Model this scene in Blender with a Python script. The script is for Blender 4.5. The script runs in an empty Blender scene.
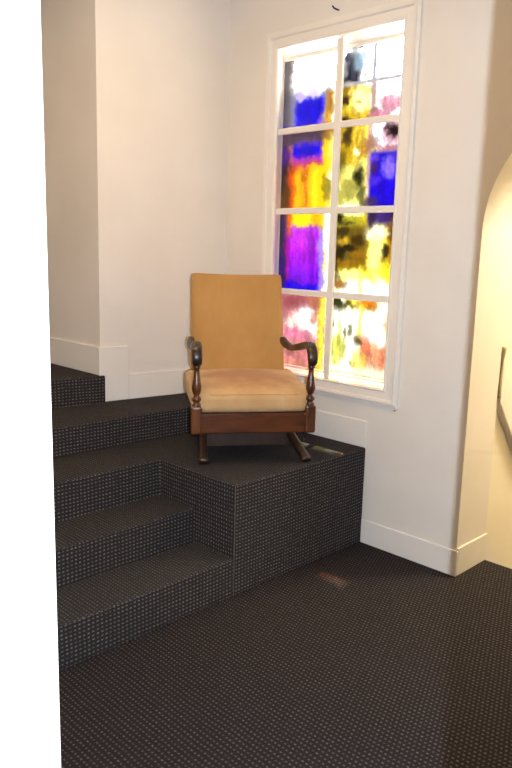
import bpy, bmesh, math, random
import numpy as np
from mathutils import Vector, Matrix

PI = math.pi
S = bpy.context.scene
COL = S.collection

# ------------------------------------------------------------------ camera
YAW, PITCH, ROLL, FPX, EYE = 0.7904, 0.1857, 0.0257, 728.3206, 1.5061
fw = Vector((math.sin(YAW) * math.cos(PITCH), math.cos(YAW) * math.cos(PITCH), -math.sin(PITCH)))
rt = Vector((math.cos(YAW), -math.sin(YAW), 0))
up = rt.cross(fw)
r2 = rt * math.cos(ROLL) + up * math.sin(ROLL)
u2 = -rt * math.sin(ROLL) + up * math.cos(ROLL)
cam = bpy.data.cameras.new('camera')
cam.sensor_fit = 'VERTICAL'
cam.sensor_height = 36.0
cam.lens = 36.0 * FPX / 768.0
cam.clip_start = 0.02
cam_o = bpy.data.objects.new('camera', cam)
COL.objects.link(cam_o)
cam_o.matrix_world = Matrix(((r2.x, u2.x, -fw.x, 0), (r2.y, u2.y, -fw.y, 0), (r2.z, u2.z, -fw.z, EYE), (0, 0, 0, 1)))
S.camera = cam_o

# ------------------------------------------------------------------ world, sun, lamps, exposure
SKY = 20.0
world = bpy.data.worlds.new('world')
S.world = world
world.use_nodes = True
bg = world.node_tree.nodes['Background']
bg.inputs[0].default_value = (1.0, 1.0, 1.0, 1)
bg.inputs[1].default_value = SKY
S.view_settings.view_transform = 'Standard'
S.view_settings.look = 'None'
S.view_settings.gamma = 1
S.view_settings.use_curve_mapping = False
S.view_settings.exposure = 0.0


def light(name, kind, loc, energy, color, **kw):
    d = bpy.data.lights.new(name, kind)
    d.energy = energy
    d.color = color
    for k, v in kw.items():
        setattr(d, k, v)
    o = bpy.data.objects.new(name, d)
    COL.objects.link(o)
    o.location = loc
    return o


sun = light('sun', 'SUN', (6, 3, 6), 220.0, (1, .97, .9), angle=0.03)
sun.rotation_euler = Vector((-.5, -.2, -1)).to_track_quat('-Z', 'Y').to_euler()
# the camera's own flash, a hand's width to the right of the lens
light('flash', 'POINT', (.0566, -.0566, EYE + .01), 285.0, (.76, .86, 1.0), shadow_soft_size=.002)
# unseen warm fills added over hall and landing; stairwell lamp beyond the arch
light('hall_fill', 'AREA', (1.55, 2.25, 2.96), 19.5, (1, .66, .28), shape='DISK', size=.9)
light('landing_fill', 'AREA', (1.35, 4.7, 2.96), 7.5, (1, .74, .45), shape='DISK', size=.5)
light('stairwell_lamp', 'AREA', (3.85, .95, 2.75), 84.0, (1, .86, .60), shape='DISK', size=.5)


# ------------------------------------------------------------------ colours and materials
def lin(c):
    c = c / 255.0
    return c / 12.92 if c <= .04045 else ((c + .055) / 1.055) ** 2.4


def rgb(r, g, b):
    return (lin(r), lin(g), lin(b), 1)


def new_mat(name):
    m = bpy.data.materials.new(name)
    m.use_nodes = True
    nt = m.node_tree
    return m, nt, nt.nodes['Principled BSDF']


def N(nt, kind, **kw):
    n = nt.nodes.new(kind)
    for k, v in kw.items():
        setattr(n, k, v)
    return n


def plaster(name, c1, c2, bump=.05, rough=.85):
    m, nt, b = new_mat(name)
    tc = N(nt, 'ShaderNodeTexCoord')
    n = N(nt, 'ShaderNodeTexNoise')
    n.inputs['Scale'].default_value = 2.2
    n.inputs['Detail'].default_value = 6
    nt.links.new(tc.outputs['Object'], n.inputs['Vector'])
    r = N(nt, 'ShaderNodeValToRGB')
    r.color_ramp.elements[0].position, r.color_ramp.elements[1].position = .3, .7
    r.color_ramp.elements[0].color, r.color_ramp.elements[1].color = c1, c2
    nt.links.new(n.outputs['Fac'], r.inputs['Fac'])
    nt.links.new(r.outputs['Color'], b.inputs['Base Color'])
    n2 = N(nt, 'ShaderNodeTexNoise')
    n2.inputs['Scale'].default_value = 45
    n2.inputs['Detail'].default_value = 4
    nt.links.new(tc.outputs['Object'], n2.inputs['Vector'])
    bp = N(nt, 'ShaderNodeBump')
    bp.inputs['Strength'].default_value = bump
    bp.inputs['Distance'].default_value = .01
    nt.links.new(n2.outputs['Fac'], bp.inputs['Height'])
    nt.links.new(bp.outputs['Normal'], b.inputs['Normal'])
    b.inputs['Roughness'].default_value = rough
    b.inputs['Specular IOR Level'].default_value = .25
    return m


def carpet(name, base, base2, fleck, stagger, pu, pv):
    m, nt, b = new_mat(name)
    uv = N(nt, 'ShaderNodeUVMap')
    sp = N(nt, 'ShaderNodeSeparateXYZ')
    nt.links.new(uv.outputs['UV'], sp.inputs[0])

    def M(op, a, bb=None):
        n = N(nt, 'ShaderNodeMath', operation=op)
        for i, x in enumerate((a, bb)):
            if x is None:
                continue
            if isinstance(x, (int, float)):
                n.inputs[i].default_value = x
            else:
                nt.links.new(x, n.inputs[i])
        return n.outputs[0]
    tc = N(nt, 'ShaderNodeTexCoord')
    wn = N(nt, 'ShaderNodeTexNoise')
    wn.inputs['Scale'].default_value = 9
    nt.links.new(tc.outputs['Object'], wn.inputs['Vector'])
    wob = M('MULTIPLY', M('SUBTRACT', wn.outputs['Fac'], .5), .010)
    v = M('DIVIDE', M('ADD', sp.outputs['Y'], wob), pv)
    row = M('FLOOR', v)
    odd = M('MULTIPLY', M('MODULO', row, 2), stagger)
    u = M('ADD', M('DIVIDE', M('ADD', sp.outputs['X'], wob), pu), odd)
    fu = M('ABSOLUTE', M('SUBTRACT', M('FRACT', u), .5))
    fv = M('ABSOLUTE', M('SUBTRACT', M('FRACT', v), .5))

    def soft(x, lo, hi):
        mr = N(nt, 'ShaderNodeMapRange', interpolation_type='SMOOTHSTEP')
        nt.links.new(x, mr.inputs['Value'])
        mr.inputs['From Min'].default_value, mr.inputs['From Max'].default_value = lo, hi
        mr.inputs['To Min'].default_value, mr.inputs['To Max'].default_value = 1, 0
        return mr.outputs['Result']
    dot = M('MULTIPLY', soft(fu, .14, .32), soft(fv, .08, .24))
    nz = N(nt, 'ShaderNodeTexNoise')
    nz.inputs['Scale'].default_value = 70
    nt.links.new(tc.outputs['Object'], nz.inputs['Vector'])
    dot2 = M('MULTIPLY', dot, M('MAXIMUM', M('MULTIPLY', M('SUBTRACT', nz.outputs['Fac'], .22), 2.6), .1))
    big = N(nt, 'ShaderNodeTexNoise')
    big.inputs['Scale'].default_value = 1.6
    big.inputs['Detail'].default_value = 4
    nt.links.new(tc.outputs['Object'], big.inputs['Vector'])
    mx = N(nt, 'ShaderNodeMix', data_type='RGBA')
    mx.inputs['A'].default_value, mx.inputs['B'].default_value = base, base2
    nt.links.new(big.outputs['Fac'], mx.inputs['Factor'])
    mx2 = N(nt, 'ShaderNodeMix', data_type='RGBA')
    nt.links.new(dot2, mx2.inputs['Factor'])
    nt.links.new(mx.outputs['Result'], mx2.inputs['A'])
    mx2.inputs['B'].default_value = fleck
    nt.links.new(mx2.outputs['Result'], b.inputs['Base Color'])
    bp = N(nt, 'ShaderNodeBump')
    bp.inputs['Strength'].default_value = .5
    bp.inputs['Distance'].default_value = .004
    nt.links.new(M('ADD', dot, M('MULTIPLY', nz.outputs['Fac'], .4)), bp.inputs['Height'])
    nt.links.new(bp.outputs['Normal'], b.inputs['Normal'])
    b.inputs['Roughness'].default_value = .95
    b.inputs['Specular IOR Level'].default_value = .1
    return m


def wood(name, c1, c2, rough=.3, scale=(30, 30, 5)):
    m, nt, b = new_mat(name)
    tc = N(nt, 'ShaderNodeTexCoord')
    mp = N(nt, 'ShaderNodeMapping')
    mp.inputs['Scale'].default_value = scale
    n = N(nt, 'ShaderNodeTexNoise')
    n.inputs['Scale'].default_value = 1.0
    n.inputs['Detail'].default_value = 8
    n.inputs['Distortion'].default_value = 1.0
    r = N(nt, 'ShaderNodeValToRGB')
    r.color_ramp.elements[0].position, r.color_ramp.elements[1].position = .32, .68
    r.color_ramp.elements[0].color, r.color_ramp.elements[1].color = c1, c2
    nt.links.new(tc.outputs['Object'], mp.inputs[0])
    nt.links.new(mp.outputs[0], n.inputs['Vector'])
    nt.links.new(n.outputs['Fac'], r.inputs['Fac'])
    nt.links.new(r.outputs['Color'], b.inputs['Base Color'])
    b.inputs['Roughness'].default_value = rough
    b.inputs['Coat Weight'].default_value = .35
    b.inputs['Coat Roughness'].default_value = .18
    return m


def velvet(name, c1, c2):
    m, nt, b = new_mat(name)
    tc = N(nt, 'ShaderNodeTexCoord')
    n = N(nt, 'ShaderNodeTexNoise')
    n.inputs['Scale'].default_value = 7
    n.inputs['Detail'].default_value = 7
    n.inputs['Roughness'].default_value = .65
    mp = N(nt, 'ShaderNodeMapping')
    mp.inputs['Scale'].default_value = (1, 1, .45)
    nt.links.new(tc.outputs['Object'], mp.inputs[0])
    nt.links.new(mp.outputs[0], n.inputs['Vector'])
    r = N(nt, 'ShaderNodeValToRGB')
    r.color_ramp.elements[0].position, r.color_ramp.elements[1].position = .3, .7
    r.color_ramp.elements[0].color, r.color_ramp.elements[1].color = c1, c2
    nt.links.new(n.outputs['Fac'], r.inputs['Fac'])
    nt.links.new(r.outputs['Color'], b.inputs['Base Color'])
    n2 = N(nt, 'ShaderNodeTexNoise')
    n2.inputs['Scale'].default_value = 240
    nt.links.new(tc.outputs['Object'], n2.inputs['Vector'])
    bp = N(nt, 'ShaderNodeBump')
    bp.inputs['Strength'].default_value = .15
    bp.inputs['Distance'].default_value = .003
    nt.links.new(n2.outputs['Fac'], bp.inputs['Height'])
    nt.links.new(bp.outputs['Normal'], b.inputs['Normal'])
    b.inputs['Roughness'].default_value = .9
    b.inputs['Specular IOR Level'].default_value = .1
    b.inputs['Sheen Weight'].default_value = .25
    b.inputs['Sheen Tint'].default_value = (1, .85, .65, 1)
    return m


def stained_glass():
    m, nt, b = new_mat('stained_glass')
    nt.nodes.remove(b)
    out = nt.nodes['Material Output']
    at = N(nt, 'ShaderNodeAttribute', attribute_name='glass_colour')
    tr = N(nt, 'ShaderNodeBsdfTransparent')
    nt.links.new(at.outputs['Color'], tr.inputs['Color'])
    gl = N(nt, 'ShaderNodeBsdfGlossy')
    gl.inputs['Roughness'].default_value = .12
    mx = N(nt, 'ShaderNodeMixShader')
    mx.inputs[0].default_value = .03
    nt.links.new(tr.outputs[0], mx.inputs[1])
    nt.links.new(gl.outputs[0], mx.inputs[2])
    nt.links.new(mx.outputs[0], out.inputs['Surface'])
    return m


def plain(name, c, rough=.5, metal=0):
    m, nt, b = new_mat(name)
    n = N(nt, 'ShaderNodeTexNoise')
    n.inputs['Scale'].default_value = 30
    mx = N(nt, 'ShaderNodeMix', data_type='RGBA')
    mx.inputs['A'].default_value = c
    mx.inputs['B'].default_value = (c[0] * .8, c[1] * .8, c[2] * .8, 1)
    nt.links.new(n.outputs['Fac'], mx.inputs['Factor'])
    nt.links.new(mx.outputs['Result'], b.inputs['Base Color'])
    b.inputs['Roughness'].default_value = rough
    b.inputs['Metallic'].default_value = metal
    return m


M_wall = plaster('white_plaster', rgb(226, 218, 208), rgb(234, 227, 219))
M_jamb = plaster('cream_plaster', rgb(232, 222, 200), rgb(240, 231, 212))
M_trim = plaster('white_gloss_paint', rgb(232, 225, 215), rgb(238, 232, 224), .02, .45)
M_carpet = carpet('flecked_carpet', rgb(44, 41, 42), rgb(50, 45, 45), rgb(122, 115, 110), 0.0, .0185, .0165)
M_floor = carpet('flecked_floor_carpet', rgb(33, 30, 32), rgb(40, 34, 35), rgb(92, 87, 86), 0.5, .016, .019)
M_tread = carpet('worn_tread_carpet', rgb(46, 45, 47), rgb(52, 49, 50), rgb(98, 94, 93), 0.5, .016, .017)
M_seam = plain('frayed_carpet_edge', rgb(92, 84, 76), .95)
M_wood = wood('walnut_stain', rgb(52, 26, 12), rgb(112, 62, 28))
M_wood_h = wood('walnut_stain_along', rgb(58, 28, 12), rgb(104, 54, 24), .3, (4, 30, 30))
M_dark = wood('dark_walnut_stain', rgb(32, 19, 12), rgb(62, 36, 20), .42)
M_velvet = velvet('tan_velvet', rgb(172, 128, 74), rgb(188, 144, 88))
M_seat = velvet('seat_tan_velvet', rgb(188, 148, 102), rgb(206, 170, 124))  # paler base paints in the flash-lit seat front


def seat_top_shade(m):
    """flash and nap falloff on the cushion top painted as a darker and redder middle"""
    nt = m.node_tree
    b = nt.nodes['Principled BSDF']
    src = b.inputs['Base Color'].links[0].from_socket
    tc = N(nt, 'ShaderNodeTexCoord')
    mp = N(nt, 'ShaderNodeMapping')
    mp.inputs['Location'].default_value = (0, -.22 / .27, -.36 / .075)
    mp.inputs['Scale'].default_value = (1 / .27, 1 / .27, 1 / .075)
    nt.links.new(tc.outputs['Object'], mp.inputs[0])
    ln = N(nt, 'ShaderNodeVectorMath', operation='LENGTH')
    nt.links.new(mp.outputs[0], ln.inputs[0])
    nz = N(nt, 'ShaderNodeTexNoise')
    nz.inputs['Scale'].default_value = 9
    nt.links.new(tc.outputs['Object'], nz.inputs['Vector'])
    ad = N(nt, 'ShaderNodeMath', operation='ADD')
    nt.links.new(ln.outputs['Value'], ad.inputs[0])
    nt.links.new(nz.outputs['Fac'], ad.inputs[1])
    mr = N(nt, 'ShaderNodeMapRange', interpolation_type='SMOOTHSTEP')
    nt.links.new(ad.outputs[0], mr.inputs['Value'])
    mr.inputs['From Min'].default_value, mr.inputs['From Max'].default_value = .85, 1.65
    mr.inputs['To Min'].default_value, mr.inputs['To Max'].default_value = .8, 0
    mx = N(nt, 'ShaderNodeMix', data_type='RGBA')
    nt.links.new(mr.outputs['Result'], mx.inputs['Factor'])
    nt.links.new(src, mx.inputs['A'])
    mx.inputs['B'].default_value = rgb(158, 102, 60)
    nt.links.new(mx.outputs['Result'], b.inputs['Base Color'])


seat_top_shade(M_seat)
M_piping = velvet('pale_tan_piping', rgb(190, 152, 104), rgb(206, 172, 124))
M_glass = stained_glass()
M_grey = plain('grey_paint', rgb(176, 166, 128), .5)
M_black = plain('black_iron', rgb(22, 20, 20), .5)


# ------------------------------------------------------------------ mesh helpers
def obj(name, bm, mat, parent=None, smooth=False, bevel=0, seg=2, subsurf=0):
    me = bpy.data.meshes.new(name)
    bmesh.ops.recalc_face_normals(bm, faces=bm.faces)
    bm.to_mesh(me)
    bm.free()
    me.materials.append(mat)
    if smooth:
        for p in me.polygons:
            p.use_smooth = True
    o = bpy.data.objects.new(name, me)
    COL.objects.link(o)
    if parent:
        o.parent = parent
    if bevel:
        md = o.modifiers.new('bevel', 'BEVEL')
        md.width = bevel
        md.segments = seg
        md.limit_method = 'ANGLE'
    if subsurf:
        md = o.modifiers.new('subsurf', 'SUBSURF')
        md.levels = md.render_levels = subsurf
    return o


def struct(o, label=None):
    o['kind'] = 'structure'
    if label:
        o['label'] = label
    return o


def face(bm, *pts):
    return bm.faces.new([bm.verts.new(p) for p in pts])


def box(bm, x0, x1, y0, y1, z0, z1):
    v = [bm.verts.new((x, y, z)) for z in (z0, z1) for y in (y0, y1) for x in (x0, x1)]
    for f in ((0, 2, 3, 1), (4, 5, 7, 6), (0, 1, 5, 4), (2, 6, 7, 3), (0, 4, 6, 2), (1, 3, 7, 5)):
        bm.faces.new([v[i] for i in f])


def prism(bm, poly, z0, z1):
    """vertical prism on a plan polygon"""
    lo = [bm.verts.new((x, y, z0)) for x, y in poly]
    hi = [bm.verts.new((x, y, z1)) for x, y in poly]
    bm.faces.new(lo[::-1])
    bm.faces.new(hi)
    n = len(poly)
    for i in range(n):
        bm.faces.new((lo[i], lo[(i + 1) % n], hi[(i + 1) % n], hi[i]))


def prism_x(bm, poly, x0, x1):
    """prism along X on a (y, z) polygon"""
    lo = [bm.verts.new((x0, y, z)) for y, z in poly]
    hi = [bm.verts.new((x1, y, z)) for y, z in poly]
    bm.faces.new(lo[::-1])
    bm.faces.new(hi)
    n = len(poly)
    for i in range(n):
        bm.faces.new((lo[i], lo[(i + 1) % n], hi[(i + 1) % n], hi[i]))


def metric_uv(bm, swap=False):
    """UV in metres: plan on flat faces, along and up on risers"""
    bm.normal_update()
    L = bm.loops.layers.uv.new('UVMap')
    for f in bm.faces:
        n = f.normal
        for l in f.loops:
            c = l.vert.co
            if abs(n.z) > .6:
                l[L].uv = (c.y, c.x)
            elif abs(n.y) > abs(n.x):
                l[L].uv = (c.x, c.z)
            else:
                l[L].uv = (c.z, c.y)


def lathe(bm, prof, seg=20, at=(0, 0, 0)):
    rings = []
    for r, z in prof:
        rings.append([bm.verts.new((at[0] + r * math.cos(2 * PI * k / seg), at[1] + r * math.sin(2 * PI * k / seg), at[2] + z)) for k in range(seg)])
    for a, b in zip(rings, rings[1:]):
        for k in range(seg):
            bm.faces.new((a[k], a[(k + 1) % seg], b[(k + 1) % seg], b[k]))
    bm.faces.new(rings[0][::-1])
    bm.faces.new(rings[-1])


def catmull(pts, n):
    pts = [np.array(p, float) for p in pts]
    P = [2 * pts[0] - pts[1]] + pts + [2 * pts[-1] - pts[-2]]
    out = []
    for i in range(1, len(P) - 2):
        for k in range(n):
            t = k / n
            a, b, c, d = P[i - 1], P[i], P[i + 1], P[i + 2]
            out.append(.5 * (2 * b + (c - a) * t + (2 * a - 5 * b + 4 * c - d) * t * t + (3 * b - a - 3 * c + d) * t ** 3))
    out.append(pts[-1])
    return out


def sweep(bm, ctrl, n=6, side=Vector((1, 0, 0)), seg=16, power=3.2):
    """rounded-rectangle section (half-width, half-thick) swept along points (x, y, z, hw, ht)"""
    pts = catmull(ctrl, n)
    rings = []
    for i, p in enumerate(pts):
        a, b = pts[max(i - 1, 0)][:3], pts[min(i + 1, len(pts) - 1)][:3]
        t = Vector(b - a).normalized()
        s = (side - t * side.dot(t)).normalized()
        w = t.cross(s)
        ring = []
        for k in range(seg):
            th = 2 * PI * k / seg
            c, q = math.cos(th), math.sin(th)
            cx = math.copysign(abs(c) ** (2 / power), c)
            cy = math.copysign(abs(q) ** (2 / power), q)
            ring.append(bm.verts.new(Vector(p[:3]) + s * (cx * p[3]) + w * (cy * p[4])))
        rings.append(ring)
    for a, b in zip(rings, rings[1:]):
        for k in range(seg):
            bm.faces.new((a[k], a[(k + 1) % seg], b[(k + 1) % seg], b[k]))
    bm.faces.new(rings[0][::-1])
    bm.faces.new(rings[-1])


def pad(bm, hx, hy, hz, r, n=14, warp=None):
    """rounded upholstered block, centred at the origin"""
    g = bmesh.ops.create_cube(bm, size=2)
    bmesh.ops.subdivide_edges(bm, edges=bm.edges[:], cuts=n, use_grid_fill=True)
    for v in bm.verts:
        p = Vector((v.co.x * hx, v.co.y * hy, v.co.z * hz))
        core = Vector((max(-hx + r, min(hx - r, p.x)), max(-hy + r, min(hy - r, p.y)), max(-hz + r, min(hz - r, p.z))))
        d = p - core
        if d.length > 1e-9:
            m = max(abs(d.x), abs(d.y), abs(d.z))
            p = core + d.normalized() * m
        v.co = warp(p) if warp else p


# ------------------------------------------------------------------ key dimensions of the place
XW = 2.971                     # face of the window wall
T = .28                        # its thickness
YC = 1.587                     # left jamb of the arch
P3 = .51                       # platform
B = (2.0486, 2.1347)           # platform's near corner
Y2, Y3 = 2.397, 2.653          # second riser, third riser
QX, QY = 2.175, 3.345          # outside corner of the back wall
KX, KY = XW, 3.215             # corner of back wall and window wall
XD0, XD1 = .37, .52            # wall with the doorway
ZC = 3.0
Z4, Z5 = .652, .80


def l4(x):
    return 2.985 - .048 * (x - 1.655)


def l5(x):
    return 3.38 - .197 * (x - 1.875)


def lb(x):
    return QY + (KY - QY) / (KX - QX) * (x - QX)


# floor
bm = bmesh.new()
prism(bm, [(-1.8, -1.5), (XW + T, -1.5), (XW + T, 6.2), (-1.8, 6.2)], -.45, 0)
metric_uv(bm)
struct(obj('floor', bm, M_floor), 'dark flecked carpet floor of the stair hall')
# ceiling
bm = bmesh.new()
box(bm, -1.8, XW + T, -1.5, 6.2, ZC, ZC + .1)
box(bm, XW + T, 5.4, -1.5, YC + .12, ZC, ZC + .1)
struct(obj('ceiling', bm, M_wall))

# window wall with window hole and arch
WY0, WY1, WZ0, WZ1 = 2.045, 2.826, .832, 2.533
SP, AR = 1.595, .55            # arch spring and radius
YA = YC - 2 * AR
bm = bmesh.new()


def ring(bm, x, o, i):
    (a0, a1, b0, b1), (c0, c1, d0, d1) = o, i
    O = [(x, a0, b0), (x, a1, b0), (x, a1, b1), (x, a0, b1)]
    I = [(x, c0, d0), (x, c1, d0), (x, c1, d1), (x, c0, d1)]
    for k in range(4):
        face(bm, O[k], O[(k + 1) % 4], I[(k + 1) % 4], I[k])
    return I


outer = (YC, 3.6, 0, ZC)
Ia = ring(bm, XW, outer, (WY0, WY1, WZ0, WZ1))
Ib = ring(bm, XW + T, outer, (1.93, 3.14, .74, 2.64))
for k in range(4):
    face(bm, Ia[k], Ia[(k + 1) % 4], Ib[(k + 1) % 4], Ib[k])
face(bm, (XW, YC, 0), (XW + T, YC, 0), (XW + T, YC, ZC), (XW, YC, ZC))
face(bm, (XW, 3.6, 0), (XW + T, 3.6, 0), (XW + T, 3.6, ZC), (XW, 3.6, ZC))
face(bm, (XW, YC, ZC), (XW, 3.6, ZC), (XW + T, 3.6, ZC), (XW + T, YC, ZC))
ya = YC - AR
half = [(ya + AR * math.cos(t), SP + AR * math.sin(t)) for t in [PI * k / 48 for k in range(49)]]
for (y0, z0), (y1, z1) in zip(half, half[1:]):      # strips above the arch, front, back and soffit
    for x in (XW, XW + T):
        face(bm, (x, y0, z0), (x, y1, z1), (x, y1, ZC), (x, y0, ZC))
    face(bm, (XW, y0, z0), (XW + T, y0, z0), (XW + T, y1, z1), (XW, y1, z1))
    face(bm, (XW, y0, ZC), (XW, y1, ZC), (XW + T, y1, ZC), (XW + T, y0, ZC))
box(bm, XW, XW + T, -1.5, YA, 0, ZC)
bmesh.ops.remove_doubles(bm, verts=bm.verts, dist=1e-5)
struct(obj('wall_right', bm, M_wall), 'white plaster wall with the stained-glass window and the arch')

# back wall (with the end that turns up the stairs)
bm = bmesh.new()
prism(bm, [(QX, QY), (KX + .02, lb(KX + .02)), (KX + .02, 6.2), (QX, 6.2)], 0, ZC)
struct(obj('wall_back', bm, M_wall), 'white wall behind the armchair, turning the corner up the stairs')
# wall with the doorway the picture is taken through
bm = bmesh.new()
DY0, DY1, DZ = .1235, .928, 2.15
box(bm, XD0, XD1, DY1, 6.2, 0, ZC)
box(bm, XD0, XD1, -1.5, DY0, 0, ZC)
box(bm, XD0, XD1, DY0, DY1, DZ, ZC)
struct(obj('wall_left', bm, M_wall), 'white wall edge close by at the left of the picture')
# remaining walls of the hall, the landing and the room behind
bm = bmesh.new()
box(bm, -1.8, 5.4, -1.62, -1.5, 0, ZC)
box(bm, -1.92, -1.8, -1.62, 6.2, 0, ZC)
struct(obj('wall_rear', bm, M_wall))
bm = bmesh.new()
box(bm, -1.8, QX, 6.2, 6.3, 0, ZC)
struct(obj('wall_landing', bm, M_wall))

# ------------------------------------------------------------------ stairs and platform


def step(name, poly, z, label):
    bm = bmesh.new()
    prism(bm, poly, 0, z)
    metric_uv(bm)
    for f in bm.faces:
        f.material_index = 1 if f.normal.z > .6 else 0
    o = struct(obj(name, bm, M_carpet, bevel=.009, seg=3), label)
    o.data.materials.append(M_tread)
    o['category'] = 'step'
    return o


XS = XD1
step('stair_step', [(XS, B[1]), (B[0], B[1]), (B[0], Y2), (XS, Y2)], .1775, 'lowest dark carpeted step, level with the platform front')
step('stair_step', [(XS, Y2), (B[0], Y2), (B[0], Y3), (XS, Y3)], .3375, 'second dark carpeted step beside the platform')
plat = step('platform', [(XS, Y3), (B[0], Y3), B, (XW, B[1]), (XW, l4(XW)), (XS, l4(XS))], P3, 'dark carpeted platform under the armchair')
plat['category'] = 'platform'
step('stair_step', [(XS, l4(XS)), (XW, l4(XW)), (XW, KY), (QX + .015, lb(QX + .015)), (QX + .015, l5(QX + .015)), (XS, l5(XS))], Z4, 'fourth dark carpeted step along the back wall')
step('stair_step', [(XS, l5(XS)), (QX + .015, l5(QX + .015)), (QX + .015, lb(QX + .015)), (QX, QY), (QX, 6.2), (XS, 6.2)], Z5, 'topmost dark carpeted step going round the wall corner')

# worn pale seams on the carpet's outside corners
bm = bmesh.new()
for a, b in (((B[0] - .001, B[1] - .001, .004), (B[0] - .001, B[1] - .001, P3 - .006)),):
    lathe(bm, [(0.0018, 0), (.0018, b[2] - a[2])], 6, a)
obj('seam', bm, M_seam, plat)

# ------------------------------------------------------------------ baseboards
BB = .011


def base_run(name, runs, parent=None, label=None):
    """runs: (x0,y0,x1,y1,z0,z1) with the board standing to the right of its direction"""
    bm = bmesh.new()
    for x0, y0, x1, y1, z0, z1 in runs:
        d = Vector((x1 - x0, y1 - y0, 0)).normalized()
        n = Vector((d.y, -d.x, 0)) * BB
        prism(bm, [(x0, y0), (x1, y1), (x1 + n.x, y1 + n.y), (x0 + n.x, y0 + n.y)], z0, z1)
    return struct(obj(name, bm, M_trim, bevel=.004, seg=2), label)


base_run('baseboard_right', [(XW, B[1], XW, YC - BB, .0, .128)], label='white baseboard between platform and arch')
base_run('baseboard_platform', [(XW, l4(XW), XW, B[1], P3, .65)], label='white baseboard on the platform under the window')
base_run('baseboard_back', [(2.335, lb(2.335), KX, lb(KX), Z4, .795)], label='white baseboard behind the armchair')
base_run('baseboard_landing', [(QX, 6.2, QX, QY - BB, Z5, .955), (QX - BB, lb(QX - BB), 2.335, lb(2.335), Z4 + .001, .955)], label='white baseboard turning the corner by the top step')
base_run('baseboard_arch', [(XW, YC, XW + T, YC, 0, .140)], label='white baseboard on the jamb of the arch')

# ------------------------------------------------------------------ stairwell beyond the arch
X2 = XW + T
YS = YC + .03                   # stair wall, set back a little behind the jamb
bm = bmesh.new()
box(bm, X2, 5.4, YS, YC + .14, -2.6, ZC)
struct(obj('wall_stairwell', bm, M_jamb))
bm = bmesh.new()
box(bm, X2, 5.4, YA - .25, YA - .13, -2.6, ZC)
box(bm, 5.4, 5.5, YA - .25, YC + .12, -2.6, ZC)
struct(obj('wall_stairwell_end', bm, M_jamb))
bm = bmesh.new()
for k in range(9):
    x = X2 + k * .22
    z = -.2 * (k + 1)
    box(bm, x, 5.4 if k == 8 else x + .22, YA - .13, YS, -2.6, z)
metric_uv(bm)
o = struct(obj('stair_flight', bm, M_carpet, bevel=.008), 'dark carpeted steps going down beyond the arch')
bm = bmesh.new()
prism_pts = [(X2, .140), (X2, -.22), (X2 + 1.9, -2.1), (X2 + 1.9, -1.76)]
lo = [bm.verts.new((x, YS, z)) for x, z in prism_pts]
hi = [bm.verts.new((x, YS - BB, z)) for x, z in prism_pts]
bm.faces.new(lo)
bm.faces.new(hi[::-1])
for i in range(4):
    bm.faces.new((lo[i], lo[(i + 1) % 4], hi[(i + 1) % 4], hi[i]))
struct(obj('baseboard_stairwell', bm, M_trim), 'white baseboard running down the stairs beyond the arch')

rail = bpy.data.objects.new('handrail', None)
COL.objects.link(rail)
rail.location = (3.264, YS, .9)
rail['label'] = 'pale boxed handrail sloping down the stairs beyond the arch'
rail['category'] = 'handrail'


def slab_xz(bm, pts, y0, y1):
    a = [bm.verts.new((x, y0, z)) for x, z in pts]
    b = [bm.verts.new((x, y1, z)) for x, z in pts]
    bm.faces.new(a)
    bm.faces.new(b[::-1])
    n = len(pts)
    for i in range(n):
        bm.faces.new((a[i], a[(i + 1) % n], b[(i + 1) % n], b[i]))


bm = bmesh.new()
slab_xz(bm, [(.012, .11), (.008, -.10), (1.5, -1.92), (1.5, -1.68)], 0, -.036)
obj('board', bm, M_trim, rail, bevel=.006)
bm = bmesh.new()
sweep(bm, [(.004, -.03, .170, .010, .010), (.006, -.03, .155, .013, .013), (.002, -.03, .10, .008, .008), (-.004, -.03, .02, .008, .008), (-.004, -.03, -.075, .012, .012)], 6)
obj('end_cap', bm, M_grey, rail, smooth=True)

# ------------------------------------------------------------------ unseen slab over the window, added to cut the sun to a low strip
bm = bmesh.new()
box(bm, XW + T, 4.01, YC + .12, 5.2, ZC, ZC + .1)
struct(obj('trim_sun_block', bm, M_trim))

# ------------------------------------------------------------------ the window
win = bpy.data.objects.new('window_1', None)
COL.objects.link(win)
win.location = (0, 0, 0)
struct(win, 'tall white window of eight stained-glass panes')
# casing: moulded profile mitred round the opening
prof = [(.0, .0), (.0, .010), (.010, .016), (.016, .010), (.050, .012), (.056, .022), (.068, .024), (.072, .016), (.086, .014), (.088, .0)]
bm = bmesh.new()
rings = []
for o_, h_ in prof:
    rings.append([bm.verts.new((XW - h_, y, z)) for y, z in ((WY0 - o_, WZ0 - o_), (WY1 + o_, WZ0 - o_), (WY1 + o_, WZ1 + o_), (WY0 - o_, WZ1 + o_))])
for a, b in zip(rings, rings[1:]):
    for k in range(4):
        bm.faces.new((a[k], a[(k + 1) % 4], b[(k + 1) % 4], b[k]))
obj('casing', bm, M_trim, win)
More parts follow.
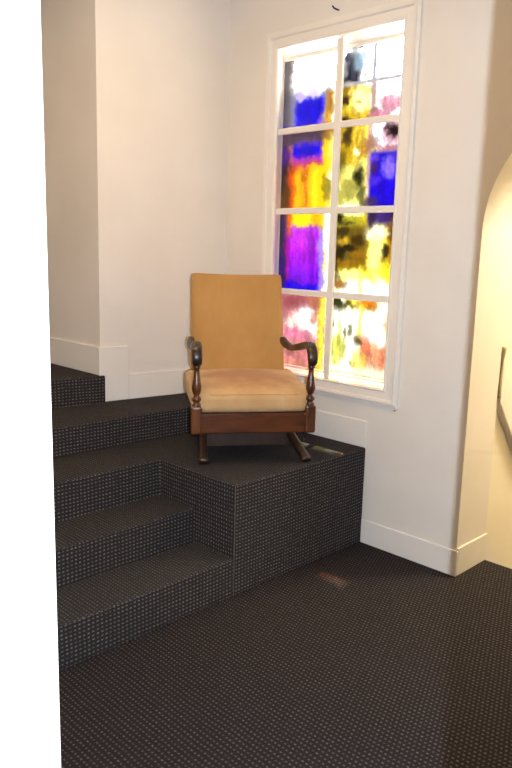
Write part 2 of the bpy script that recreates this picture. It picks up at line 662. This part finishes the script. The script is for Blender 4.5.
# splayed lining from the wall face to the glass
XG = XW + .06
GY0, GY1, GZ0, GZ1 = 2.065, 2.850, .848, 2.496
bm = bmesh.new()
A = [(XW - .002, WY0, WZ0), (XW - .002, WY1, WZ0), (XW - .002, WY1, WZ1), (XW - .002, WY0, WZ1)]
G = [(XG, GY0, GZ0), (XG, GY1, GZ0), (XG, GY1, GZ1), (XG, GY0, GZ1)]
H = [(XG + .02, GY0 - .06, GZ0 - .06), (XG + .02, GY1 + .06, GZ0 - .06), (XG + .02, GY1 + .06, GZ1 + .06), (XG + .02, GY0 - .06, GZ1 + .06)]
for k in range(4):
    j = (k + 1) % 4
    face(bm, A[k], A[j], G[j], G[k])
    face(bm, G[k], G[j], H[j], H[k])
bmesh.ops.remove_doubles(bm, verts=bm.verts, dist=1e-5)
obj('frame', bm, M_trim, win)
YM = 2.418
YG = 2.458                     # joint of the glass behind the mullion
BARS = [1.272, 1.701, 2.116]
bm = bmesh.new()
box(bm, XW - .004, XW + .012, YM - .020, YM + .020, WZ0 + .004, WZ1 - .01)
obj('mullion', bm, M_trim, win, bevel=.004)
for z in BARS:
    bm = bmesh.new()
    box(bm, XW - .002, XW + .010, WY0 + .001, WY1 - .001, z - .0165, z + .0165)
    obj('glazing_bar', bm, M_trim, win, bevel=.004)

bm = bmesh.new()
Oq = [(GY0 - .004, GZ0 - .004), (GY1 + .004, GZ0 - .004), (GY1 + .004, GZ1 + .004), (GY0 - .004, GZ1 + .004)]
Iq = [(GY0 + .008, GZ0 + .009), (GY1 - .003, GZ0 + .009), (GY1 - .003, GZ1 - .013), (GY0 + .008, GZ1 - .013)]
for k in range(4):
    j = (k + 1) % 4
    o0, o1, i0, i1 = Oq[k], Oq[j], Iq[k], Iq[j]
    face(bm, (XG - .007, *o0), (XG - .007, *o1), (XG - .007, *i1), (XG - .007, *i0))
    face(bm, (XG - .007, *i0), (XG - .007, *i1), (XG + .002, *i1), (XG + .002, *i0))
    face(bm, (XG + .002, *o0), (XG + .002, *o1), (XG + .002, *i1), (XG + .002, *i0))
bmesh.ops.remove_doubles(bm, verts=bm.verts, dist=1e-5)
obj('sash', bm, M_trim, win)

# painted glass
rng = np.random.RandomState(7)
NOISE = rng.rand(64, 64)


def vnoise(x, y):
    xi, yi = np.floor(x).astype(int), np.floor(y).astype(int)
    fx, fy = x - xi, y - yi
    fx, fy = fx * fx * (3 - 2 * fx), fy * fy * (3 - 2 * fy)
    g = lambda a, b: NOISE[a % 64, b % 64]
    return (g(xi, yi) * (1 - fx) + g(xi + 1, yi) * fx) * (1 - fy) + (g(xi, yi + 1) * (1 - fx) + g(xi + 1, yi + 1) * fx) * fy


def fbm(x, y):
    return (vnoise(x, y) + .5 * vnoise(2.1 * x + 7, 2.1 * y + 3) + .25 * vnoise(4.3 * x + 1, 4.3 * y + 9)) / 1.75


W = (255, 255, 255)
# each pane: a base colour and washes: ('r', u0, u1, v0, v1, colour, softness[, opacity]) or ('b', u, v, ru, rv, colour[, opacity])
PANES = {
 (0, 0): (W, [('r', -.1, .16, -.1, 1.1, (150, 140, 140), .06), ('r', -.1, .10, .35, 1.1, (72, 58, 68), .10), ('r', .08, .24, .45, .95, (100, 90, 110), .07, .8),
              ('b', .02, .25, .1, .3, (110, 100, 100), .7), ('r', .22, .76, .52, .98, (18, 0, 225), .05), ('b', .32, .54, .1, .05, (190, 170, 250)), ('b', .55, .50, .12, .05, (205, 190, 255), .9),
              ('r', -.1, .7, .92, 1.1, (40, 0, 215), .04), ('b', .7, .95, .08, .08, (150, 90, 240), .8), ('r', .76, .90, .5, 1.1, (225, 165, 25), .04), ('b', .8, .62, .05, .16, (180, 120, 60), .7), ('r', .9, 1.1, .4, 1.1, (255, 252, 215), .03)]),
 (1, 0): ((245, 150, 12), [('r', .55, .8, .35, 1.1, (255, 205, 20), .12), ('r', .3, .38, .5, 1.1, (255, 195, 10), .05, .8), ('r', .45, .5, .45, .9, (225, 90, 5), .03, .7), ('r', .62, .67, .5, 1, (255, 235, 30), .03, .9),
              ('r', .12, .27, .36, 1.1, (225, 82, 12), .06), ('r', .22, .75, .33, .42, (235, 70, 40), .04), ('r', -.1, .16, -.1, 1.1, (66, 42, 44), .05), ('b', .08, .3, .12, .12, (90, 40, 140), .8), ('b', .1, .85, .09, .2, (110, 70, 30), .8),
              ('r', -.1, .78, -.1, .17, (92, 70, 84), .04), ('r', .2, .74, .25, .38, (200, 60, 200), .05), ('r', .2, .72, .15, .31, (20, 0, 222), .035),
              ('r', .75, .88, .1, 1.1, (252, 205, 15), .05), ('b', .85, .07, .14, .08, (170, 120, 60), .9), ('r', .88, 1.1, .05, 1.1, (255, 245, 120), .05), ('b', .84, .72, .06, .16, (130, 130, 50), .75), ('b', .95, .6, .04, .2, (255, 255, 225), .9)]),
 (2, 0): ((130, 14, 242), [('r', .15, .75, .1, .62, (190, 22, 238), .12), ('r', .3, .7, .18, .42, (205, 50, 240), .1), ('r', .1, .8, .88, 1.1, (30, 0, 232), .04), ('b', .62, .45, .08, .18, (110, 10, 190), .5),
              ('r', .1, .85, -.1, .18, (250, 170, 5), .04), ('r', .26, .6, .02, .16, (255, 225, 10), .05), ('r', .12, .24, -.1, .3, (235, 105, 8), .05), ('r', .12, .2, .25, .88, (200, 25, 150), .04),
              ('r', -.1, .13, -.1, 1.1, (62, 44, 72), .04), ('b', .05, .75, .1, .2, (50, 30, 120), .8), ('r', .75, .84, .2, 1.1, (165, 130, 250), .04), ('r', .74, .86, -.1, .22, (250, 205, 40), .05), ('r', .84, 1.1, -.1, 1.1, (255, 253, 235), .03), ('b', .86, .6, .03, .15, (240, 200, 40), .8)]),
 (3, 0): ((226, 140, 138), [('r', -.1, .12, -.1, .8, (130, 90, 130), .07), ('b', .35, .13, .3, .1, (170, 70, 85), .8), ('b', .75, .1, .15, .1, (215, 130, 90), .8), ('b', .55, .34, .22, .14, (255, 248, 240)), ('b', .72, .48, .12, .1, (255, 250, 240)), ('b', .3, .42, .14, .08, (250, 215, 205), .8), ('b', .7, .33, .07, .08, (225, 130, 110), .8),
              ('b', .4, .55, .3, .06, (240, 130, 170), .8), ('b', .3, .8, .1, .06, (160, 85, 85), .8), ('b', .6, .75, .2, .15, (225, 125, 120), .6), ('r', -.1, .8, .9, 1.1, (228, 140, 110), .08, .8), ('r', .78, .84, .05, 1.1, (240, 205, 60), .03), ('r', .84, .91, -.1, 1.1, (250, 238, 40), .03), ('r', .91, 1.1, -.1, 1.1, (255, 255, 225), .02)]),
 (0, 1): (W, [('r', -.1, .5, .5, 1.1, (240, 205, 60), .03), ('b', .35, .7, .16, .16, (255, 246, 170)), ('b', .18, .27, .14, .17, (18, 20, 48)), ('b', .16, .40, .13, .07, (25, 25, 55)), ('b', .07, .13, .04, .05, (40, 45, 90)), ('b', .22, .0, .12, .05, (60, 55, 95)), ('b', .3, .2, .12, .1, (185, 220, 245), .7), ('b', .4, .4, .04, .03, (130, 180, 190), .8),
              ('b', .08, .58, .1, .12, (150, 115, 15), .9), ('b', .08, .68, .05, .07, (60, 45, 30)), ('b', .3, .93, .3, .1, (235, 190, 20), .9), ('b', .08, .95, .09, .08, (60, 45, 25)), ('b', .3, .72, .05, .02, (225, 185, 25), .9),
              ('r', .5, .545, -.1, .5, (195, 188, 205), .015), ('r', -.1, 1.1, .455, .495, (205, 196, 205), .012), ('r', .5, .56, .5, 1.1, (225, 180, 165), .02), ('b', .54, .88, .05, .06, (130, 80, 50), .8),
              ('b', .78, .78, .18, .08, (240, 160, 180)), ('b', .65, .9, .14, .06, (235, 140, 165), .95), ('r', .965, 1.1, .0, .45, (150, 140, 235), .02)]),
 (1, 1): ((252, 240, 120), [('r', -.1, .3, -.1, .6, (210, 165, 25), .12), ('b', .25, .2, .3, .2, (235, 190, 30), .8), ('b', .15, .12, .07, .14, (75, 55, 30)), ('b', .08, .42, .06, .15, (110, 95, 20), .85), ('b', .4, .3, .12, .08, (225, 170, 20), .9), ('b', .2, .55, .14, .1, (255, 250, 130), .8), ('b', .32, .3, .05, .04, (255, 255, 190)),
              ('r', .52, 1.1, -.1, .3, (255, 246, 250), .03), ('r', .48, .54, -.1, 1.1, (235, 190, 175), .02), ('b', .52, .22, .12, .1, (195, 130, 90), .85), ('b', .84, .13, .15, .12, (240, 170, 190), .9), ('b', .86, .12, .085, .075, (24, 12, 20)), ('b', .76, .08, .05, .04, (40, 20, 30), .9), ('b', .85, .29, .25, .035, (215, 130, 150), .9),
              ('r', .53, 1.1, .33, 1.1, (28, 0, 222), .02), ('b', .82, .5, .1, .12, (140, 110, 245), .8), ('b', .6, .38, .08, .04, (110, 70, 220), .8), ('b', .9, .4, .06, .05, (90, 60, 235), .7), ('b', .62, .66, .1, .05, (90, 50, 235), .7), ('b', .6, .5, .06, .09, (80, 40, 70), .85), ('b', .56, .91, .14, .06, (75, 50, 75), .9),
              ('b', .35, .6, .08, .13, (28, 34, 14)), ('b', .22, .75, .12, .12, (130, 125, 30), .6), ('b', .42, .8, .06, .12, (60, 70, 35), .85), ('b', .08, .86, .08, .08, (190, 185, 60), .6), ('b', .2, .97, .25, .05, (255, 254, 215))]),
 (2, 1): ((252, 218, 40), [('b', .2, .1, .3, .12, (190, 190, 50), .7), ('b', .3, .02, .2, .04, (250, 250, 160)), ('b', .08, .07, .06, .08, (22, 22, 8)), ('b', .2, .14, .12, .03, (60, 62, 15), .9), ('r', -.1, .55, .17, .68, (122, 96, 22), .06), ('b', .14, .24, .12, .06, (60, 48, 14), .9), ('b', .15, .37, .1, .05, (235, 190, 40)), ('b', .1, .5, .09, .12, (40, 32, 10), .95), ('b', .25, .45, .18, .03, (30, 24, 8), .95), ('b', .38, .36, .1, .05, (60, 42, 12), .9), ('b', .3, .62, .2, .05, (175, 125, 20), .8), ('b', .06, .72, .05, .14, (40, 30, 10), .95), ('b', .42, .5, .1, .06, (180, 125, 25), .8),
              ('r', .52, 1.1, -.1, .17, (72, 40, 130), .03), ('b', .6, .1, .06, .1, (50, 30, 40), .8), ('b', .92, .1, .08, .1, (40, 25, 60), .8), ('r', .86, 1.1, .15, .6, (205, 135, 22), .05), ('b', .82, .47, .05, .09, (45, 25, 8)), ('b', .92, .25, .06, .1, (90, 50, 20), .8), ('b', .68, .25, .15, .09, (255, 254, 215)), ('b', .68, .5, .1, .25, (255, 245, 150), .9), ('b', .5, .7, .3, .05, (255, 225, 60), .6),
              ('b', .6, .95, .6, .16, (255, 255, 235)), ('b', .3, .75, .2, .06, (255, 235, 150), .8), ('r', .44, .5, .65, 1, (250, 225, 60), .03, .8), ('b', .63, .77, .05, .04, (250, 225, 60), .8), ('b', .1, .88, .12, .05, (185, 120, 30), .95), ('b', .93, .75, .06, .1, (252, 220, 50), .8)]),
 (3, 1): ((255, 253, 225), [('b', .35, .08, .4, .08, (232, 205, 40), .9), ('b', .1, .1, .12, .1, (52, 58, 18)), ('b', .28, .12, .08, .03, (70, 70, 25), .9), ('b', .2, .06, .05, .05, (255, 255, 240)), ('b', .6, .08, .13, .06, (240, 140, 30)), ('r', .47, .53, .1, .6, (250, 225, 70), .03), ('b', .12, .68, .14, .15, (236, 240, 70), .85), ('b', .1, .86, .1, .06, (240, 235, 90), .7), ('b', .02, .38, .03, .08, (70, 75, 30), .9), ('b', .28, .45, .03, .08, (85, 90, 40), .8), ('b', .36, .42, .03, .07, (100, 105, 50), .8), ('b', .14, .52, .04, .2, (225, 220, 70), .8), ('b', .25, .6, .03, .1, (200, 200, 70), .7),
              ('r', .5, 1.1, .52, .88, (246, 172, 130), .07), ('b', .6, .6, .1, .18, (232, 120, 80), .85), ('b', .85, .7, .12, .12, (240, 140, 100), .8), ('b', .75, .45, .15, .1, (255, 245, 230), .9), ('b', .46, .56, .07, .06, (90, 70, 20), .9), ('b', .95, .3, .06, .12, (248, 165, 110), .9), ('b', .4, .83, .05, .04, (230, 200, 40), .9), ('b', .5, .8, .1, .12, (250, 215, 60), .7), ('r', .4, 1.1, .88, .93, (255, 235, 190), .02), ('r', -.1, 1.1, .955, .975, (235, 220, 150), .01)]),
}


def paint(key, nu, nv):
    base, ops = PANES[key]
    u, v = np.meshgrid(np.linspace(0, 1, nu), np.linspace(0, 1, nv))
    ox, oy = key[0] * 17 + 3, key[1] * 29 + 5
    wu = u + (fbm(u * 7 + ox, v * 7 + oy) - .5) * .10 + (fbm(u * 22 + oy, v * 22 + ox) - .5) * .06
    wv = v + (fbm(u * 7 + ox + 31, v * 7 + oy + 11) - .5) * .10 + (fbm(u * 22 + ox, v * 22 + oy + 40) - .5) * .06
    c = np.zeros((nv, nu, 3)) + np.array([lin(x) for x in base])
    for op in ops:
        if op[0] == 'r':
            _, u0, u1, v0, v1, col, s = op[:7]
            k = op[7] if len(op) > 7 else 1.0
            sg = lambda x: 1 / (1 + np.exp(-np.clip(x / (s * .35), -40, 40)))
            pu, pv = (u, v) if s <= .02 else (wu, wv)
            a = sg(pu - u0) * sg(u1 - pu) * sg(pv - v0) * sg(v1 - pv) * k
        else:
            _, cu, cv, ru, rv, col = op[:6]
            k = op[6] if len(op) > 6 else 1.0
            d = np.sqrt(((wu - cu) / ru) ** 2 + ((wv - cv) / rv) ** 2)
            a = k / (1 + np.exp(np.clip((d - 1) / .14, -40, 40)))
        a = a[..., None]
        c = c * (1 - a) + a * np.array([lin(x) for x in col])
    # brush streaks and grain of the glass paint
    g = .70 + .60 * fbm(u * 20 + ox, v * 7 + oy)
    g2 = .8 + .4 * fbm(u * 60 + oy, v * 60 + ox)
    gg = (g * g2)[..., None]
    lum = c.max(axis=2, keepdims=True)
    return np.clip(np.where(lum > .93, c, c * gg), 0, 1)


ZR = [(BARS[2], WZ1), (BARS[1], BARS[2]), (BARS[0], BARS[1]), (WZ0, BARS[0])]
EXPO = 1.0 / SKY
for row in range(4):
    for colm in range(2):
        z0, z1 = ZR[row]
        if row == 0:
            z1 = GZ1
        if row == 3:
            z0 = GZ0
        y1, y0 = (GY1 + .006, YG) if colm == 0 else (YG, GY0)
        nu, nv = 70, 78
        colr = paint((row, colm), nu, nv)
        # near-white glass is clear and lets the full sky through, painted glass is tinted
        t = np.clip(colr * EXPO, 0, 1)
        mxc = colr.max(axis=2, keepdims=True)
        mnc = colr.min(axis=2, keepdims=True)
        clear = np.clip((mxc - .75) / .25, 0, 1)
        white = np.clip((mnc - .72) / .28, 0, 1) ** 3
        t = np.clip(t * (1 + clear * .55 + white * (SKY - 1.55)), 0, 1)
        bm = bmesh.new()
        vs = [[bm.verts.new((XG + .003, y1 + (y0 - y1) * i / (nu - 1), z1 + (z0 - z1) * j / (nv - 1))) for i in range(nu)] for j in range(nv)]
        for j in range(nv - 1):
            for i in range(nu - 1):
                bm.faces.new((vs[j][i], vs[j][i + 1], vs[j + 1][i + 1], vs[j + 1][i]))
        bm.verts.index_update()
        o = obj('pane', bm, M_glass, win)
        at = o.data.color_attributes.new('glass_colour', 'FLOAT_COLOR', 'POINT')
        flat = np.concatenate([t.reshape(-1, 3), np.ones((nu * nv, 1))], axis=1).astype(np.float32).ravel()
        at.data.foreach_set('color', flat)

# ------------------------------------------------------------------ small iron hook above the window, nail by the casing
def small(name, loc, label, cat):
    t = bpy.data.objects.new(name, None)
    COL.objects.link(t)
    t.location = loc
    t['label'], t['category'] = label, cat
    return t


bm = bmesh.new()
sweep(bm, [(0, 0, 0, .004, .004), (-.018, 0, 0, .004, .004), (-.03, .006, .004, .004, .004), (-.034, .012, .014, .004, .004)], 5, Vector((0, 0, 1)), 8, 2)
bm.transform(Matrix.Translation((XW, 2.44, 2.652)))
o = obj('hook', bm, M_black, smooth=True)
o['label'], o['category'] = 'tiny black hook in the wall just above the window casing', 'hook'

bm = bmesh.new()
lathe(bm, [(.0012, 0), (.0012, .016), (.0036, .017), (.0036, .0195), (.001, .0205)], 12)
bm.transform(Matrix.Translation((XW + .004, 1.968, .735)) @ Matrix.Rotation(-PI / 2, 4, 'Y'))
o = obj('nail', bm, M_black, smooth=True)
o['label'], o['category'] = 'tiny dark nail at the lower right corner of the window casing', 'nail'

# ------------------------------------------------------------------ the platform rocker armchair
ch = bpy.data.objects.new('rocking_armchair', None)
COL.objects.link(ch)
ch.location = (2.342, 2.325, P3)
ch.rotation_euler = (0, 0, math.radians(-35.5))
ch['label'] = 'tan velvet rocking armchair with turned dark wooden arms, standing on the carpeted platform'
ch['category'] = 'armchair'
CX = -.008
# base
for s, flare in ((-1, .004), (1, .040)):
    bm = bmesh.new()
    x = CX + s * .222
    sweep(bm, [(x - s * flare * .6, .135, .150, .017, .030), (x - s * flare * .35, .110, .105, .018, .030), (x + s * flare * .25, .055, .062, .018, .028), (x + s * flare * .75, .015, .030, .020, .022), (x + s * flare, -.018, .013, .025, .014)], 7)
    obj('leg', bm, M_dark, ch, smooth=True)
    bm = bmesh.new()
    sweep(bm, [(x - s * .01, .375, .150, .017, .030), (x, .400, .105, .016, .022), (x, .45, .055, .016, .018), (x, .49, .026, .018, .016), (x, .52, .010, .022, .011)], 7)
    obj('leg', bm, M_dark, ch, smooth=True)
    bm = bmesh.new()
    box(bm, x - s * .02 - .016, x - s * .02 + .016, .10, .41, .115, .150)
    obj('base_rail', bm, M_dark, ch, bevel=.004)
    bm = bmesh.new()       # curved rocker bearing on the base rail
    sweep(bm, [(x + s * .012, -.02, .176, .014, .014), (x + s * .012, .12, .164, .014, .014), (x + s * .012, .25, .162, .014, .014), (x + s * .012, .38, .166, .014, .014), (x + s * .012, .49, .178, .014, .014)], 6)
    obj('rocker', bm, M_dark, ch, smooth=True)
bm = bmesh.new()
box(bm, CX - .214, CX + .208, .112, .134, .052, .146)
obj('stretcher', bm, M_dark, ch, bevel=.003)
bm = bmesh.new()
box(bm, CX - .205, CX + .205, .385, .407, .06, .146)
obj('stretcher', bm, M_dark, ch, bevel=.003)
# seat frame
bm = bmesh.new()
box(bm, CX - .242, CX + .242, -.040, -.014, .153, .247)
obj('front_rail', bm, M_wood_h, ch, bevel=.004)
bm = bmesh.new()
box(bm, CX - .242, CX + .242, .475, .50, .165, .258)
obj('rear_rail', bm, M_dark, ch, bevel=.004)
for s in (-1, 1):
    bm = bmesh.new()
    box(bm, CX + s * .250 - .014, CX + s * .250 + .014, -.01, .49, .170, .25)
    obj('side_rail', bm, M_dark, ch, bevel=.004)
    px = CX + s * .264
    bm = bmesh.new()
    box(bm, px - .025, px + .025, -.058, -.006, .153, .283)
    obj('post', bm, M_wood, ch, bevel=.010, seg=3)
    bm = bmesh.new()
    lathe(bm, [(.017, .278), (.021, .288), (.014, .296), (.013, .300), (.021, .308), (.0225, .315), (.019, .322), (.012, .328), (.0115, .333), (.017, .342), (.0215, .358), (.022, .372), (.0195, .392), (.0150, .420), (.0125, .440), (.0122, .452), (.017, .458), (.017, .466), (.013, .470), (.013, .478)], 24, (px, -.032, 0))
    obj('spindle', bm, M_wood, ch, smooth=True)
    # arm: rear knob, dip, rise and a scroll rolling down at the front
    rx = CX - .020 + s * .238
    mid = CX - .008 + s * .246
    bm = bmesh.new()
    sweep(bm, [(rx, .420, .528, .015, .016), (rx, .395, .527, .018, .019), (rx + s * .004, .33, .516, .019, .018), (mid, .25, .510, .020, .016), (mid + s * .004, .16, .526, .021, .017), (px - s * .006, .07, .546, .022, .018), (px, .005, .553, .023, .019), (px, -.034, .538, .0235, .019), (px, -.050, .510, .0235, .017), (px, -.050, .488, .0225, .014), (px, -.044, .474, .019, .010)], 6)
    obj('arm', bm, M_dark, ch, smooth=True)
    bm = bmesh.new()       # wooden upright at the side of the back
    sweep(bm, [(CX + s * .205, .485, .17, .012, .018), (CX + s * .205, .500, .36, .012, .018), (CX + s * .200, .545, .60, .011, .016)], 6)
    obj('back_upright', bm, M_dark, ch, smooth=True)


# upholstery
def seat_warp(p):
    x, y, z = p
    u, w = x / .284, y / .26
    crown = max(0, 1 - u * u) * max(0, 1 - w * w)
    z2 = z + (.030 * crown if z > 0 else 0)
    z2 += .030 * (w + 1) / 2 if z > 0 else 0
    k = max(0.0, (-w - .72) / .28)           # narrower between the front posts
    x2 = x * (1 - .12 * k) if z < .2 else x
    y2 = y - .012 * max(0, 1 - u * u) * max(0, -w)
    return Vector((x2 + CX, y2 + .215, z2 + .296))


bm = bmesh.new()
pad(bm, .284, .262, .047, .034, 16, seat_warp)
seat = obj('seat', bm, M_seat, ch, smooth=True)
bm = bmesh.new()
pp = []
for k in range(21):
    x = -.232 + .464 * k / 20
    q = seat_warp(Vector((x, -.262 + .010, .039)))
    pp.append((q.x, q.y, q.z, .0036, .0036))
sweep(bm, pp, 2, Vector((0, 0, 1)), 8, 2)
obj('piping', bm, M_piping, seat, smooth=True)


TILT = math.radians(15)


def back_warp(p):
    x, y, z = p
    h = (z + .275) / .55
    x *= (1 - .02 * h)
    u = x / .24
    y -= .016 * max(0, 1 - u * u) * math.sin(PI * min(max(h, 0), 1)) if y < 0 else 0
    z += .007 * u * u if z > 0 else 0
    yy = y * math.cos(TILT) + z * math.sin(TILT)
    zz = -y * math.sin(TILT) + z * math.cos(TILT)
    return Vector((x + CX - .010, yy + .50, zz + .586))


bm = bmesh.new()
pad(bm, .240, .045, .268, .015, 16, back_warp)
obj('backrest', bm, M_velvet, ch, smooth=True)
